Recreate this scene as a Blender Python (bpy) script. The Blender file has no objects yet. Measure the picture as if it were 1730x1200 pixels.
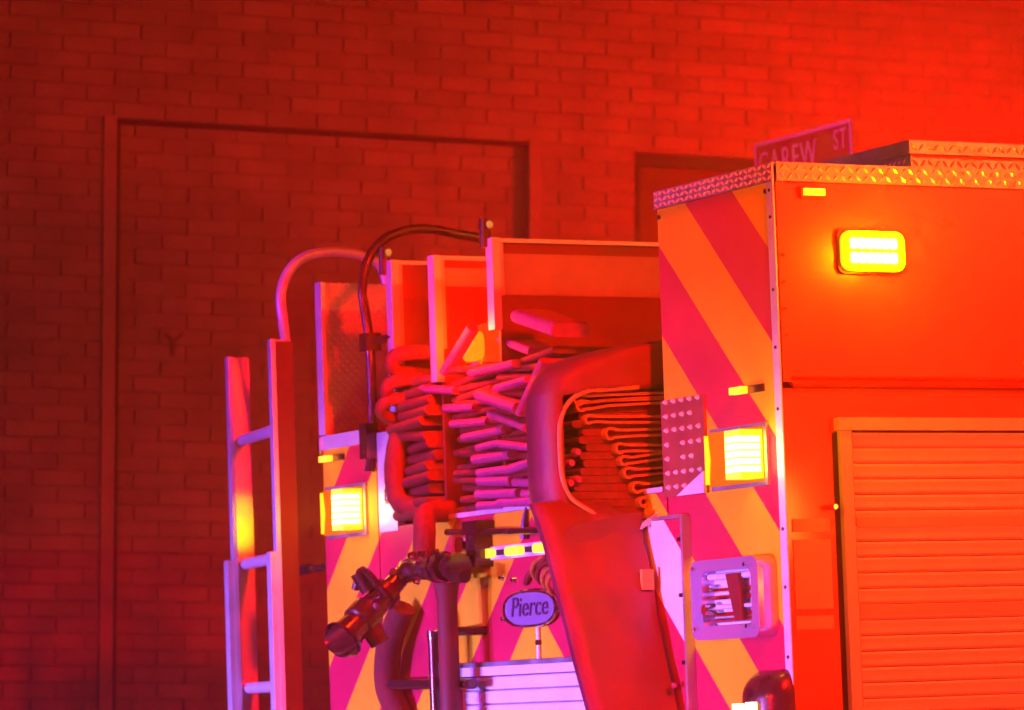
import bpy, bmesh, math, random
from mathutils import Vector, Matrix, noise

random.seed(7)
sc = bpy.context.scene
COL = sc.collection
R = math.radians

# ------------------------------------------------------------------ camera
TH, TILT = R(28), R(5)
FW = Vector((-math.cos(TH) * math.cos(TILT), math.sin(TH) * math.cos(TILT), math.sin(TILT)))
RIGHT = FW.cross(Vector((0, 0, 1))).normalized()
UP = RIGHT.cross(FW)
CAM = Vector((8.91656, -5.63037, 1.57695))
cam_d = bpy.data.cameras.new("camera")
cam_d.sensor_width = 36.0
cam_d.lens = 36.0 * 6900 / 1730
cam_d.clip_start, cam_d.clip_end = 0.1, 400
cam_d.dof.use_dof = True
cam_d.dof.focus_distance = 10.9
cam_d.dof.aperture_fstop = 5.0
cam = bpy.data.objects.new("camera", cam_d)
COL.objects.link(cam)
cam.matrix_world = Matrix((RIGHT, UP, -FW)).transposed().to_4x4()
cam.location = CAM
sc.camera = cam

# ------------------------------------------------------------------ render, sky
sc.render.engine = 'CYCLES'
sc.render.resolution_x, sc.render.resolution_y = 1024, 710
sc.cycles.use_denoising = True
sc.cycles.max_bounces = 6
sc.cycles.diffuse_bounces = 3
sc.cycles.volume_bounces = 0
sc.cycles.sample_clamp_indirect = 6
sc.view_settings.view_transform = 'Standard'
sc.view_settings.look = 'None'
sc.view_settings.exposure = 0.0
sc.view_settings.gamma = 1.0
sc.view_settings.use_curve_mapping = False
world = bpy.data.worlds.new("World")
sc.world = world
world.use_nodes = True
wn = world.node_tree.nodes
sky = wn.new('ShaderNodeTexSky')
sky.sky_type = 'NISHITA'
sky.sun_disc = False
sky.sun_elevation = R(2)
sky.sun_rotation = R(200)
wn['Background'].inputs['Strength'].default_value = 0.001
world.node_tree.links.new(sky.outputs[0], wn['Background'].inputs['Color'])

# the engine stands on a sloping, cambered street: its frame is tipped 2 degrees
HZ = Vector((FW.x, FW.y, 0)).normalized()
TILTED = Matrix.Rotation(R(-2.0), 4, HZ)          # engine frame -> world


def T(x, y, z):
    return TILTED @ Vector((x, y, z))


def lamp(name, kind, loc, colour, watts, size=0.1, aim=None, cone=None, blend=1.0):
    d = bpy.data.lights.new(name, kind)
    d.color = colour
    d.energy = watts
    if kind == 'AREA':
        d.shape = 'DISK'
        d.size = size
    else:
        d.shadow_soft_size = size
    if kind == 'SPOT':
        d.spot_size = cone
        d.spot_blend = blend
    o = bpy.data.objects.new(name, d)
    COL.objects.link(o)
    p = T(*loc)
    o.location = p
    if aim:
        o.rotation_euler = (T(*aim) - p).to_track_quat('-Z', 'Y').to_euler()
    return o


# unseen lamps: emergency flashers, a street lamp, and fills added for their light
lamp("red_beacon_light", 'POINT', (-4.25, 3.9, 3.4), (1, 0.006, 0.001), 430, 0.12)
lamp("red_high_fill", 'SPOT', (6.0, -1.0, 6.0), (1, 0.005, 0.001), 8000, 0.2, (-0.6, 0.0, 1.9), R(38), 1.0)  # added high red fill for the engine, no mast stands there
lamp("red_flasher_light", 'SPOT', (3.0, -6.0, 2.6), (1, 0.004, 0.001), 1400, 0.2, (-1.1, 0.3, 2.6), R(54), 1.0)
lamp("red_side_flasher_light", 'SPOT', (6.0, 3.6, 2.4), (1, 0.012, 0.001), 2600, 0.2, (0, 0.9, 2.3), R(50), 0.8)
lamp("blue_flasher_light", 'SPOT', (-4.0, -11.0, 2.8), (0.2, 0.03, 1.0), 6500, 0.25, (-2.3, 0, 2.5), R(24), 1.0)
for bx in (-2.7, -0.5):
    lamp("blue_low_flasher_light", 'SPOT', (bx + 0.1, -14.0, 0.5), (0.33, 0.17, 1.0), 40000, 0.2, (bx, 0, 0.55), R(19), 1.0)
lamp("amber_stripe_fill", 'SPOT', (2.0, -9.0, 3.4), (1.0, 0.38, 0.0), 1250, 0.25, (-0.7, 0.0, 2.65), R(18), 1.0)  # added fill, brightens the yellow stripes in place of retroreflection
lamp("street_lamp_light", 'POINT', (8.0, 6.2, 5.2), (1.0, 0.44, 0.08), 720, 0.14)
lamp("red_sign_fill", 'SPOT', (0.0, -12.0, 3.2), (1, 0.05, 0.06), 7000, 0.2, (-3.5, 2.33, 3.6), R(6), 1.0)  # added narrow fill, only to brighten the street sign

# ------------------------------------------------------------------ materials


def mat(name, colour, rough=0.5, metal=0.0, spec=0.5, emit=None, power=0.0, var=0.0, scale=20.0, bump=0.0, bscale=60.0, coat=0.0):
    m = bpy.data.materials.new(name)
    m.use_nodes = True
    nt = m.node_tree
    b = nt.nodes['Principled BSDF']
    b.inputs['Base Color'].default_value = (*colour, 1)
    b.inputs['Roughness'].default_value = rough
    b.inputs['Metallic'].default_value = metal
    b.inputs['Specular IOR Level'].default_value = spec
    b.inputs['Coat Weight'].default_value = coat
    b.inputs['Coat Roughness'].default_value = 0.08
    if emit:
        b.inputs['Emission Color'].default_value = (*emit, 1)
        b.inputs['Emission Strength'].default_value = power
    geo = nt.nodes.new('ShaderNodeNewGeometry')
    if var:
        n = nt.nodes.new('ShaderNodeTexNoise')
        n.inputs['Scale'].default_value = scale
        n.inputs['Detail'].default_value = 6
        nt.links.new(geo.outputs['Position'], n.inputs['Vector'])
        mr = nt.nodes.new('ShaderNodeMapRange')
        mr.inputs[1].default_value, mr.inputs[2].default_value = 0.3, 0.7
        mr.inputs[3].default_value, mr.inputs[4].default_value = 1 - var, 1 + var
        nt.links.new(n.outputs[0], mr.inputs[0])
        mx = nt.nodes.new('ShaderNodeVectorMath')
        mx.operation = 'SCALE'
        mx.inputs[0].default_value = colour
        nt.links.new(mr.outputs[0], mx.inputs['Scale'])
        nt.links.new(mx.outputs[0], b.inputs['Base Color'])
        mr2 = nt.nodes.new('ShaderNodeMapRange')
        mr2.inputs[3].default_value, mr2.inputs[4].default_value = max(rough - 0.12, 0.03), min(rough + 0.15, 1)
        nt.links.new(n.outputs[0], mr2.inputs[0])
        nt.links.new(mr2.outputs[0], b.inputs['Roughness'])
    if bump:
        n2 = nt.nodes.new('ShaderNodeTexNoise')
        n2.inputs['Scale'].default_value = bscale
        n2.inputs['Detail'].default_value = 8
        nt.links.new(geo.outputs['Position'], n2.inputs['Vector'])
        bp = nt.nodes.new('ShaderNodeBump')
        bp.inputs['Strength'].default_value = bump
        bp.inputs['Distance'].default_value = 0.01
        nt.links.new(n2.outputs[0], bp.inputs['Height'])
        nt.links.new(bp.outputs[0], b.inputs['Normal'])
    return m


M = {}
M['red_paint'] = mat('red_paint', (0.45, 0.013, 0.012), 0.3, coat=0.6, var=0.08, scale=3)
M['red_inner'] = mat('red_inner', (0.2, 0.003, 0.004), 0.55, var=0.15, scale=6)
M['alu'] = mat('brushed_aluminium', (0.62, 0.6, 0.62), 0.38, metal=0.9, var=0.12, scale=12)
M['rail'] = mat('ladder_aluminium', (0.7, 0.66, 0.72), 0.42, metal=0.3, var=0.1, scale=14)
M['door'] = mat('roll_door_aluminium', (0.5, 0.5, 0.52), 0.5, metal=0.35, var=0.1, scale=5)
M['tread'] = mat('tread_plate', (0.62, 0.58, 0.6), 0.3, metal=0.5, var=0.12, scale=25)
M['chrome'] = mat('chrome', (0.8, 0.78, 0.82), 0.12, metal=1.0)
M['dark_metal'] = mat('dark_metal', (0.085, 0.014, 0.016), 0.24, metal=0.3, var=0.25, scale=18, coat=0.4)
M['black'] = mat('black_rubber', (0.03, 0.014, 0.014), 0.6, var=0.3, scale=30)
M['vinyl'] = mat('red_vinyl', (0.2, 0.004, 0.035), 0.5, var=0.2, scale=7, bump=0.6, bscale=11)
M['hose'] = mat('hose_jacket', (0.42, 0.035, 0.2), 0.75, var=0.22, scale=40, bump=0.4, bscale=220)
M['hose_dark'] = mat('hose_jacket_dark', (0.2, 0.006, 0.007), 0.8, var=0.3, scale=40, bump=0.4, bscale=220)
M['hose_gold'] = mat('hose_jacket_gold', (0.55, 0.2, 0.06), 0.7, var=0.2, scale=40)
M['piping'] = mat('cover_piping', (0.6, 0.26, 0.06), 0.5)
M['white_stripe'] = mat('reflective_white', (0.72, 0.4, 0.36), 0.35, var=0.06, scale=8)
M['pipe'] = mat('stand_pipe_paint', (0.16, 0.006, 0.006), 0.7, var=0.25, scale=12)
M['white_alu'] = mat('white_aluminium', (0.78, 0.72, 0.78), 0.45, metal=0.15, var=0.06, scale=10)
M['plate'] = mat('divider_lit_band', (0.4, 0.33, 0.3), 0.6, var=0.12, scale=9)  # upper band of the dividers, lamplight put into the colour
M['bezel'] = mat('satin_chrome', (0.62, 0.42, 0.74), 0.22, metal=0.65)
M['tread_side'] = mat('glint_tread_plate', (0.8, 0.74, 0.7), 0.3, metal=0.55, var=0.12, scale=25)  # lug colour lightened to carry the glints of the tread plate
M['stud_plate'] = mat('stud_plate', (0.34, 0.045, 0.03), 0.5, var=0.15, scale=20)
M['red_gloss'] = mat('red_gloss', (0.45, 0.013, 0.012), 0.12, coat=1.0, spec=0.8)
M['red_gloss'].node_tree.nodes['Principled BSDF'].inputs['Coat Roughness'].default_value = 0.02
M['tread_wall'] = mat('dull_tread_plate', (0.72, 0.58, 0.62), 0.5, metal=0.1, var=0.1, scale=25)
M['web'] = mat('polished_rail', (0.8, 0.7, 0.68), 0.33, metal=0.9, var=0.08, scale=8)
M['rope'] = mat('orange_rope', (0.5, 0.14, 0.02), 0.8, var=0.3, scale=80)
M['rail_shaded'] = mat('shaded_rail', (0.13, 0.01, 0.012), 0.6, var=0.15, scale=9)  # right rail web darkened, standing in for weaker light on it
M['tread_dark'] = mat('dimmed_tread_plate', (0.34, 0.26, 0.24), 0.35, metal=0.8, var=0.15, scale=25)  # base plate darkened in colour so its lugs read as glints
M['beacon_red'] = mat('beacon_dome', (0.8, 0.03, 0.01), 0.2, emit=(1, 0.02, 0.001), power=2.6)
M['cap'] = mat('cap_tread_plate', (0.55, 0.42, 0.5), 0.35, metal=0.6, var=0.2, scale=25)
M['seam'] = mat('dark_seam', (0.02, 0.01, 0.01), 0.7)
M['amber_lens'] = mat('amber_lens', (0.5, 0.15, 0.005), 0.15, emit=(1, 0.32, 0.0), power=0.35, coat=0.5)
M['amber_rim'] = mat('amber_rim', (0.8, 0.4, 0.02), 0.15, emit=(1, 0.72, 0.0), power=1.6)
M['amber_hot'] = mat('amber_leds', (1, 0.6, 0.1), 0.2, emit=(1, 0.55, 0.08), power=16)
M['amber_glow'] = mat('amber_lit_lens', (1, 0.6, 0.1), 0.2, emit=(1, 0.55, 0.0), power=1.7)
M['marker'] = mat('marker_lens', (1, 0.5, 0.05), 0.2, emit=(1, 0.58, 0.015), power=2.2)
M['beacon'] = mat('beacon_lens', (1, 0.25, 0.02), 0.2, emit=(1, 0.25, 0.006), power=1.6)
M['warm_led'] = mat('step_lamp', (1, 0.9, 0.7), 0.2, emit=(1, 0.72, 0.3), power=5)
M['red_lens'] = mat('red_lens', (0.7, 0.02, 0.02), 0.15, emit=(1, 0.01, 0.0), power=2)
M['sign_face'] = mat('sign_face', (0.5, 0.008, 0.01), 0.4)
M['sign_white'] = mat('sign_letters', (0.88, 0.42, 0.42), 0.4)
M['steel'] = mat('galvanised_post', (0.4, 0.4, 0.41), 0.5, metal=0.6, var=0.2)
M['asphalt'] = mat('asphalt', (0.05, 0.05, 0.052), 0.9, var=0.35, scale=60, bump=0.6, bscale=180)
M['concrete'] = mat('concrete', (0.32, 0.31, 0.29), 0.9, var=0.15, scale=8, bump=0.3, bscale=90)
M['paint_line'] = mat('road_paint', (0.75, 0.74, 0.7), 0.7, var=0.12, scale=30)
M['mortar'] = mat('mortar', (0.265, 0.168, 0.125), 0.95, var=0.25, scale=40, bump=0.4, bscale=160)
M['trim'] = mat('jamb_trim', (0.34, 0.21, 0.155), 0.85, var=0.15, scale=9, bump=0.2, bscale=60)
M['edging'] = mat('dark_edging', (0.05, 0.018, 0.02), 0.8)
M['pane'] = mat('dark_glass', (0.12, 0.005, 0.004), 0.45, spec=0.2)
M['stain'] = mat('stain', (0.15, 0.08, 0.065), 0.9)
M['wheel'] = mat('tyre', (0.02, 0.02, 0.02), 0.85, var=0.2)
M['badge'] = mat('badge_plate', (0.34, 0.24, 0.46), 0.35, metal=0.4)
M['letters'] = mat('badge_letters', (0.10, 0.02, 0.10), 0.4, metal=0.2)


def brick_material():
    m = mat('painted_brick', (0.3, 0.19, 0.14), 0.85, bump=0.35, bscale=120)
    nt = m.node_tree
    b = nt.nodes['Principled BSDF']
    inf = nt.nodes.new('ShaderNodeObjectInfo')
    geo = nt.nodes.new('ShaderNodeNewGeometry')
    n = nt.nodes.new('ShaderNodeTexNoise')
    n.inputs['Scale'].default_value = 5
    n.inputs['Detail'].default_value = 7
    nt.links.new(geo.outputs['Position'], n.inputs['Vector'])
    add = nt.nodes.new('ShaderNodeMath')
    add.operation = 'MULTIPLY_ADD'
    add.inputs[1].default_value = 0.26
    nt.links.new(inf.outputs['Random'], add.inputs[0])
    nt.links.new(n.outputs[0], add.inputs[2])
    mr = nt.nodes.new('ShaderNodeMapRange')
    mr.inputs[1].default_value, mr.inputs[2].default_value = 0.35, 0.85
    mr.inputs[3].default_value, mr.inputs[4].default_value = 0.76, 1.22
    nt.links.new(add.outputs[0], mr.inputs[0])
    mx = nt.nodes.new('ShaderNodeVectorMath')
    mx.operation = 'SCALE'
    mx.inputs[0].default_value = (0.3, 0.19, 0.14)
    nt.links.new(mr.outputs[0], mx.inputs['Scale'])
    nt.links.new(mx.outputs[0], b.inputs['Base Color'])
    return m


M['brick'] = brick_material()


def chevron_material(root, pale=(0.85, 0.52, 0.014)):
    """red and yellow reflective sheeting in an inverted V about the engine's centre line"""
    m = mat('chevron_sheeting', (0.5, 0.1, 0.1), 0.5, spec=0.2, coat=0.05)
    m.node_tree.nodes['Principled BSDF'].inputs['Coat Roughness'].default_value = 0.2
    nt = m.node_tree
    b = nt.nodes['Principled BSDF']
    tc = nt.nodes.new('ShaderNodeTexCoord')
    tc.object = root
    sp = nt.nodes.new('ShaderNodeSeparateXYZ')
    nt.links.new(tc.outputs['Object'], sp.inputs[0])

    def mth(op, a, b_):
        n = nt.nodes.new('ShaderNodeMath')
        n.operation = op
        for i, v in enumerate((a, b_)):
            if isinstance(v, (int, float)):
                n.inputs[i].default_value = v
            elif v is not None:
                nt.links.new(v, n.inputs[i])
        return n.outputs[0]
    c = mth('ADD', sp.outputs[2], mth('ABSOLUTE', mth('ADD', sp.outputs[0], 1.385), 0))
    k = mth('DIVIDE', mth('SUBTRACT', 4.127 + 0.491 * 4, c), 0.491)
    fr = mth('FRACT', k, 0)
    sel = mth('GREATER_THAN', fr, 0.5)
    mix = nt.nodes.new('ShaderNodeMix')
    mix.data_type = 'RGBA'
    nt.links.new(sel, mix.inputs[0])
    mix.inputs[6].default_value = (0.6, 0.008, 0.06, 1)
    mix.inputs[7].default_value = (*pale, 1)
    # grime
    n = nt.nodes.new('ShaderNodeTexNoise')
    n.inputs['Scale'].default_value = 5
    n.inputs['Detail'].default_value = 8
    nt.links.new(tc.outputs['Object'], n.inputs['Vector'])
    mr = nt.nodes.new('ShaderNodeMapRange')
    mr.inputs[1].default_value, mr.inputs[2].default_value = 0.3, 0.7
    mr.inputs[3].default_value, mr.inputs[4].default_value = 0.84, 1.06
    nt.links.new(n.outputs[0], mr.inputs[0])
    mx = nt.nodes.new('ShaderNodeVectorMath')
    mx.operation = 'SCALE'
    nt.links.new(mix.outputs[2], mx.inputs[0])
    nt.links.new(mr.outputs[0], mx.inputs['Scale'])
    nt.links.new(mx.outputs[0], b.inputs['Base Color'])
    return m


# ------------------------------------------------------------------ builders


class MB:
    """collects shapes in one bmesh and links them as ONE mesh object"""

    def __init__(self):
        self.bm = bmesh.new()

    def box(self, x0, x1, y0, y1, z0, z1):
        v = [self.bm.verts.new(p) for p in ((x0, y0, z0), (x1, y0, z0), (x1, y1, z0), (x0, y1, z0),
                                            (x0, y0, z1), (x1, y0, z1), (x1, y1, z1), (x0, y1, z1))]
        for f in ((3, 2, 1, 0), (4, 5, 6, 7), (0, 1, 5, 4), (1, 2, 6, 5), (2, 3, 7, 6), (3, 0, 4, 7)):
            self.bm.faces.new([v[i] for i in f])
        return self

    def hexa(self, pts):
        v = [self.bm.verts.new(p) for p in pts]
        for f in ((3, 2, 1, 0), (4, 5, 6, 7), (0, 1, 5, 4), (1, 2, 6, 5), (2, 3, 7, 6), (3, 0, 4, 7)):
            self.bm.faces.new([v[i] for i in f])
        return self

    def tube(self, pts, rad, n=10, caps=True):
        pts = [Vector(p) for p in pts]
        rads = rad if isinstance(rad, (list, tuple)) else [rad] * len(pts)
        rings = []
        prev = None
        for i, p in enumerate(pts):
            if i == 0:
                t = pts[1] - p
            elif i == len(pts) - 1:
                t = p - pts[i - 1]
            else:
                t = (pts[i + 1] - p).normalized() + (p - pts[i - 1]).normalized()
            if t.length < 1e-9:
                t = pts[-1] - pts[0]
            t.normalize()
            if prev is None:
                a = t.orthogonal().normalized()
            else:
                a = (prev - t * prev.dot(t))
                a = a.normalized() if a.length > 1e-6 else t.orthogonal().normalized()
            prev = a
            c = t.cross(a)
            rings.append([self.bm.verts.new(p + (a * math.cos(2 * math.pi * k / n) + c * math.sin(2 * math.pi * k / n)) * rads[i]) for k in range(n)])
        for r0, r1 in zip(rings, rings[1:]):
            for k in range(n):
                self.bm.faces.new((r0[k], r0[(k + 1) % n], r1[(k + 1) % n], r1[k]))
        if caps:
            self.bm.faces.new(rings[0][::-1])
            self.bm.faces.new(rings[-1])
        return self

    def prism(self, prof, axis, a, b):
        """prof: 2D outline in the plane across axis (0 x, 1 y, 2 z), extruded from a to b"""
        def P(u, v, w):
            return {0: (w, u, v), 1: (u, w, v), 2: (u, v, w)}[axis]
        A = [self.bm.verts.new(P(u, v, a)) for u, v in prof]
        B = [self.bm.verts.new(P(u, v, b)) for u, v in prof]
        n = len(prof)
        for i in range(n):
            self.bm.faces.new((A[i], A[(i + 1) % n], B[(i + 1) % n], B[i]))
        self.bm.faces.new(A[::-1])
        self.bm.faces.new(B)
        return self

    def grid(self, rows):
        V = [[self.bm.verts.new(p) for p in r] for r in rows]
        for r0, r1 in zip(V, V[1:]):
            for i in range(len(r0) - 1):
                self.bm.faces.new((r0[i], r0[i + 1], r1[i + 1], r1[i]))
        return self

    def lozenge(self, c, u, v, n, L, Wd, H):
        """one raised lug of tread plate: c centre, u long direction, v across, n out"""
        c, u, v, n = Vector(c), Vector(u), Vector(v), Vector(n)
        b = [self.bm.verts.new(c + u * L), self.bm.verts.new(c + v * Wd), self.bm.verts.new(c - u * L), self.bm.verts.new(c - v * Wd)]
        t0 = self.bm.verts.new(c + u * L * 0.45 + n * H)
        t1 = self.bm.verts.new(c - u * L * 0.45 + n * H)
        for f in ((b[0], b[1], t0), (b[1], b[2], t1), (b[1], t1, t0), (b[2], b[3], t1), (b[3], b[0], t0), (b[3], t0, t1)):
            self.bm.faces.new(f)
        return self

    def mesh(self, name, m, bevel=0.0, segs=2, smooth=False, mtx=None):
        bm = self.bm
        if bevel:
            es = [e for e in bm.edges if len(e.link_faces) == 2 and e.calc_face_angle(0) > 0.6]
            bmesh.ops.bevel(bm, geom=es, offset=bevel, segments=segs, profile=0.5, affect='EDGES', clamp_overlap=True)
        if mtx is not None:
            bmesh.ops.transform(bm, matrix=mtx, verts=bm.verts)
        bmesh.ops.recalc_face_normals(bm, faces=bm.faces)
        me = bpy.data.meshes.new(name)
        bm.to_mesh(me)
        bm.free()
        me.materials.append(m)
        if smooth:
            for p in me.polygons:
                p.use_smooth = True
            me.set_sharp_from_angle(angle=R(38))
        return me

    def build(self, name, m, parent=None, bevel=0.0, segs=2, smooth=False):
        return link(name, self.mesh(name, m, bevel, segs, smooth), parent)


def link(name, me, parent=None, loc=None):
    o = bpy.data.objects.new(name, me)
    COL.objects.link(o)
    if parent:
        o.parent = parent
    if loc is not None:
        o.location = loc
    return o


def thing(name, label, cat, group=None, matrix=None):
    o = bpy.data.objects.new(name, None)
    COL.objects.link(o)
    o.empty_display_size = 0.2
    o['label'], o['category'] = label, cat
    if group:
        o['group'] = group
    o.matrix_world = TILTED if matrix is None else matrix
    return o


def box(name, m, parent, x0, x1, y0, y1, z0, z1, bevel=0.003, segs=2):
    return MB().box(x0, x1, y0, y1, z0, z1).build(name, m, parent, bevel, segs, smooth=bevel > 0)


def rr(x0, x1, z0, z1, r, n=5):
    out = []
    for cx, cz, a0 in ((x1 - r, z1 - r, 0), (x0 + r, z1 - r, 90), (x0 + r, z0 + r, 180), (x1 - r, z0 + r, 270)):
        for k in range(n + 1):
            a = R(a0 + 90 * k / n)
            out.append((cx + r * math.cos(a), cz + r * math.sin(a)))
    return out


def text_mesh(name, s, size, m, depth, shear=0.0, spacing=1.0):
    c = bpy.data.curves.new(name, 'FONT')
    c.body = s
    c.size = size
    c.align_x, c.align_y = 'CENTER', 'CENTER'
    c.extrude = depth
    c.shear = shear
    c.space_character = spacing
    o = bpy.data.objects.new(name, c)
    COL.objects.link(o)
    bpy.context.view_layer.update()
    me = bpy.data.meshes.new_from_object(o.evaluated_get(bpy.context.evaluated_depsgraph_get()))
    bpy.data.objects.remove(o)
    bpy.data.curves.remove(c)
    me.name = name
    me.materials.clear()
    me.materials.append(m)
    return me


# ================================================================== STREET
road = bpy.data.objects.new('road', MB().grid([[(x, y, 0) for x in (-3.35, 0, 20, 60)] for y in (-80, -20, 0, 20, 80)]).mesh('road', M['asphalt']))
COL.objects.link(road)
road['kind'] = 'structure'
road.matrix_world = TILTED
pave = MB().box(-12, -3.35, -80, 80, -0.3, 0.13).build('pavement', M['concrete'], None, 0.02)
pave['kind'] = 'structure'
pave.matrix_world = TILTED
terr = MB().grid([[(x, y, -0.35) for x in (-300, -40, 40, 300)] for y in (-300, -40, 40, 300)]).build('ground', M['concrete'])
terr['kind'] = 'structure'
terr.matrix_world = TILTED
lane = MB().grid([[(x, y, 0.004) for x in (3.4, 3.52)] for y in (-80, 0, 80)]).build('lane_marking', M['paint_line'])
lane['kind'] = 'structure'
lane.matrix_world = TILTED

# ================================================================== BRICK WALL
WD = Vector((0.09401, 0.99557, 0.0))              # along the wall
WN = Vector((0.99557, -0.09401, 0.0))             # out of the wall, towards the street
W0 = CAM + 16.3 * (FW + RIGHT * ((300 - 865) / 6900))
W0.z = 0.0
WMAT = Matrix((WD, -WN, Vector((0, 0, 1)))).transposed().to_4x4()
WMAT.translation = W0
# wall frame: x along the wall, y INTO the wall, z up (world height)
wall = thing('brick_wall', 'long pale brick wall with a bricked-in recessed panel standing behind the fire engine', 'wall', matrix=WMAT)
CH = 0.0641                # course height
BL = 0.215                # brick module
RX0, RX1, RZT = -0.258, 1.522, 3.937               # recessed panel: left, right, top
JW = 0.056
WX0, WZ0, WZ1 = 2.006, 2.6, 3.925                   # window
WX1 = 3.1
REC = 0.045
MB().box(-14, RX0, 0.0085, 0.4, -1, 9).box(RX0, RX1, 0.0085, 0.4, RZT, 9).box(RX1, WX0, 0.0085, 0.4, -1, 9) \
    .box(WX0, WX1, 0.0085, 0.4, WZ1, 9).box(WX0, WX1, 0.0085, 0.4, -1, WZ0).box(WX1, 16, 0.0085, 0.4, -1, 9) \
    .box(RX0, RX1, 0.0085 + REC, 0.4, -1, RZT).build('mortar', M['mortar'], wall)
MB().box(RX0 - JW, RX0 - 0.002, -0.004, 0.06, -0.8, RZT + 0.012).build('jamb_trim', M['trim'], wall, 0.004)
MB().box(RX1 + 0.002, RX1 + JW, -0.004, 0.06, -0.8, RZT + 0.012).build('jamb_trim', M['trim'], wall, 0.004)
MB().box(RX0, RX0 + 0.014, 0.004, 0.06, -0.8, RZT - 0.016).build('recess_edging', M['edging'], wall)  # dark strips along the left and top edges of the recess
MB().box(RX0, RX1, 0.004, 0.06, RZT - 0.016, RZT).build('recess_edging', M['edging'], wall)
wf = MB().box(WX0, WX0 + 0.05, 0.06, 0.12, WZ0, WZ1).box(WX1 - 0.05, WX1, 0.06, 0.12, WZ0, WZ1) \
    .box(WX0 + 0.05, WX1 - 0.05, 0.06, 0.12, WZ1 - 0.05, WZ1).box(WX0 + 0.05, WX1 - 0.05, 0.06, 0.12, WZ0, WZ0 + 0.05).build('window', M['edging'], wall, 0.003)
MB().box(WX0 + 0.05, WX1 - 0.05, 0.1, 0.11, WZ0 + 0.05, WZ1 - 0.05).build('pane', M['pane'], wf)

brick_me = MB().box(-BL / 2 + 0.004, BL / 2 - 0.004, 0, 0.1, -CH / 2 + 0.0042, CH / 2 - 0.0042).mesh('brick', M['brick'])
singles, rest = [], []
z_top = RZT
for row in range(-55, 70):
    zc = z_top + (row + 0.5) * CH
    if zc > 8.9:
        break
    jog = random.uniform(-0.006, 0.006)
    for k in range(-60, 70):
        xc = (k + (0.5 if row % 2 else 0.0)) * BL + 0.0485 + jog
        x0, x1 = xc - BL / 2, xc + BL / 2
        segs = [(x0, x1, 0)]
        if zc < RZT:
            segs = []
            cl = RX0 - JW
            cr = RX1 + JW
            if x0 < cl:
                segs.append((x0, min(x1, cl), 0))
            if x1 > RX0 + 0.014 and x0 < RX1:
                segs.append((max(x0, RX0 + 0.014), min(x1, RX1), 1))
            if x1 > cr:
                segs.append((max(x0, cr), x1, 0))
        for a, b, inn in segs:
            if not inn and b > WX0 and a < WX1 and WZ0 < zc < WZ1:
                if a < WX0:
                    b = WX0
                elif b > WX1:
                    a = WX1
                else:
                    continue
            if b - a < 0.03 or abs(xc - 1.5) > 12:
                continue
            p = WMAT @ Vector(((a + b) / 2, 0, zc)) - CAM
            d = p.dot(FW)
            px, py = 865 + 6900 * p.dot(RIGHT) / d, 600 - 6900 * p.dot(UP) / d
            vis = 5 < px < 1725 and 5 < py < 1190
            if vis:
                if px > 375 and py > 570:
                    vis = False
                if px > 530 and py > 465:
                    vis = False
                if px > 650 and py > 395:
                    vis = False
                if px > 1100 and py > 330 - (px - 1100) * 0.25:
                    vis = False
            (singles if vis else rest).append((-(b - a) / d, a, b, zc, inn))
singles.sort()
for it in singles[300:]:
    rest.append(it)


def brick_y(inn):
    return (REC if inn else 0.0) + random.uniform(0, 0.0035)


for w_, a, b, zc, inn in singles[:300]:
    o = link('brick', brick_me, wall, ((a + b) / 2, brick_y(inn), zc))
    o.scale = ((b - a - 0.008) / (BL - 0.008), 1, 1)
    o.rotation_euler = (random.uniform(-0.012, 0.012), 0, random.uniform(-0.006, 0.006))
mb = MB()
for w_, a, b, zc, inn in rest:
    y = brick_y(inn)
    mb.box(a + 0.004, b - 0.004, y, y + 0.1, zc - CH / 2 + 0.0042, zc + CH / 2 - 0.0042)
o = mb.build('brickwork', M['brick'], wall)
o['kind'] = 'stuff'
# a small dark forked stain in the bricked-in panel
sx, sz = 0.0, 3.045
MB().prism([(sx - 0.04, sz + 0.035), (sx - 0.012, sz + 0.01), (sx - 0.012, sz - 0.05), (sx + 0.004, sz - 0.045), (sx + 0.006, sz + 0.006),
            (sx + 0.04, sz + 0.04), (sx + 0.032, sz + 0.048), (sx - 0.004, sz + 0.022), (sx - 0.034, sz + 0.046)], 1, REC - 0.003, REC + 0.01).build('stain', M['stain'], wall)

# ================================================================== STREET SIGN
sign = thing('street_sign', 'dark street name sign with pale border and letters rising behind the engine roof', 'street sign')
SY = 2.33
SX1, SX0, SZ1, SZ0 = -3.20, -3.86, 3.668, 3.498
MB().tube([(-3.53, SY + 0.03, 0.13), (-3.53, SY + 0.03, 3.55)], 0.03, 12).build('post', M['steel'], sign, smooth=True)
MB().box(SX0, SX1, SY - 0.003, SY + 0.003, SZ0, SZ1).build('plate', M['sign_face'], sign, 0.001)
bw = 0.012
MB().box(SX0, SX1, SY - 0.006, SY - 0.003, SZ1 - bw, SZ1).box(SX0, SX1, SY - 0.006, SY - 0.003, SZ0, SZ0 + bw) \
    .box(SX0, SX0 + bw, SY - 0.006, SY - 0.003, SZ0 + bw, SZ1 - bw).box(SX1 - bw, SX1, SY - 0.006, SY - 0.003, SZ0 + bw, SZ1 - bw).build('border', M['sign_white'], sign)
for s, cx, cz, size, sx_ in (('CAREW', -3.635, 3.578, 0.135, 0.78), ('ST', -3.275, 3.603, 0.105, 0.72)):
    me = text_mesh('lettering', s, size, M['sign_white'], 0.0015, spacing=1.15)
    o = link('lettering', me, sign, (cx, SY - 0.0055, cz))
    o.rotation_euler = (R(90), 0, 0)
    o.scale = (sx_ * 1.0, 1, 1)

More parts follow.
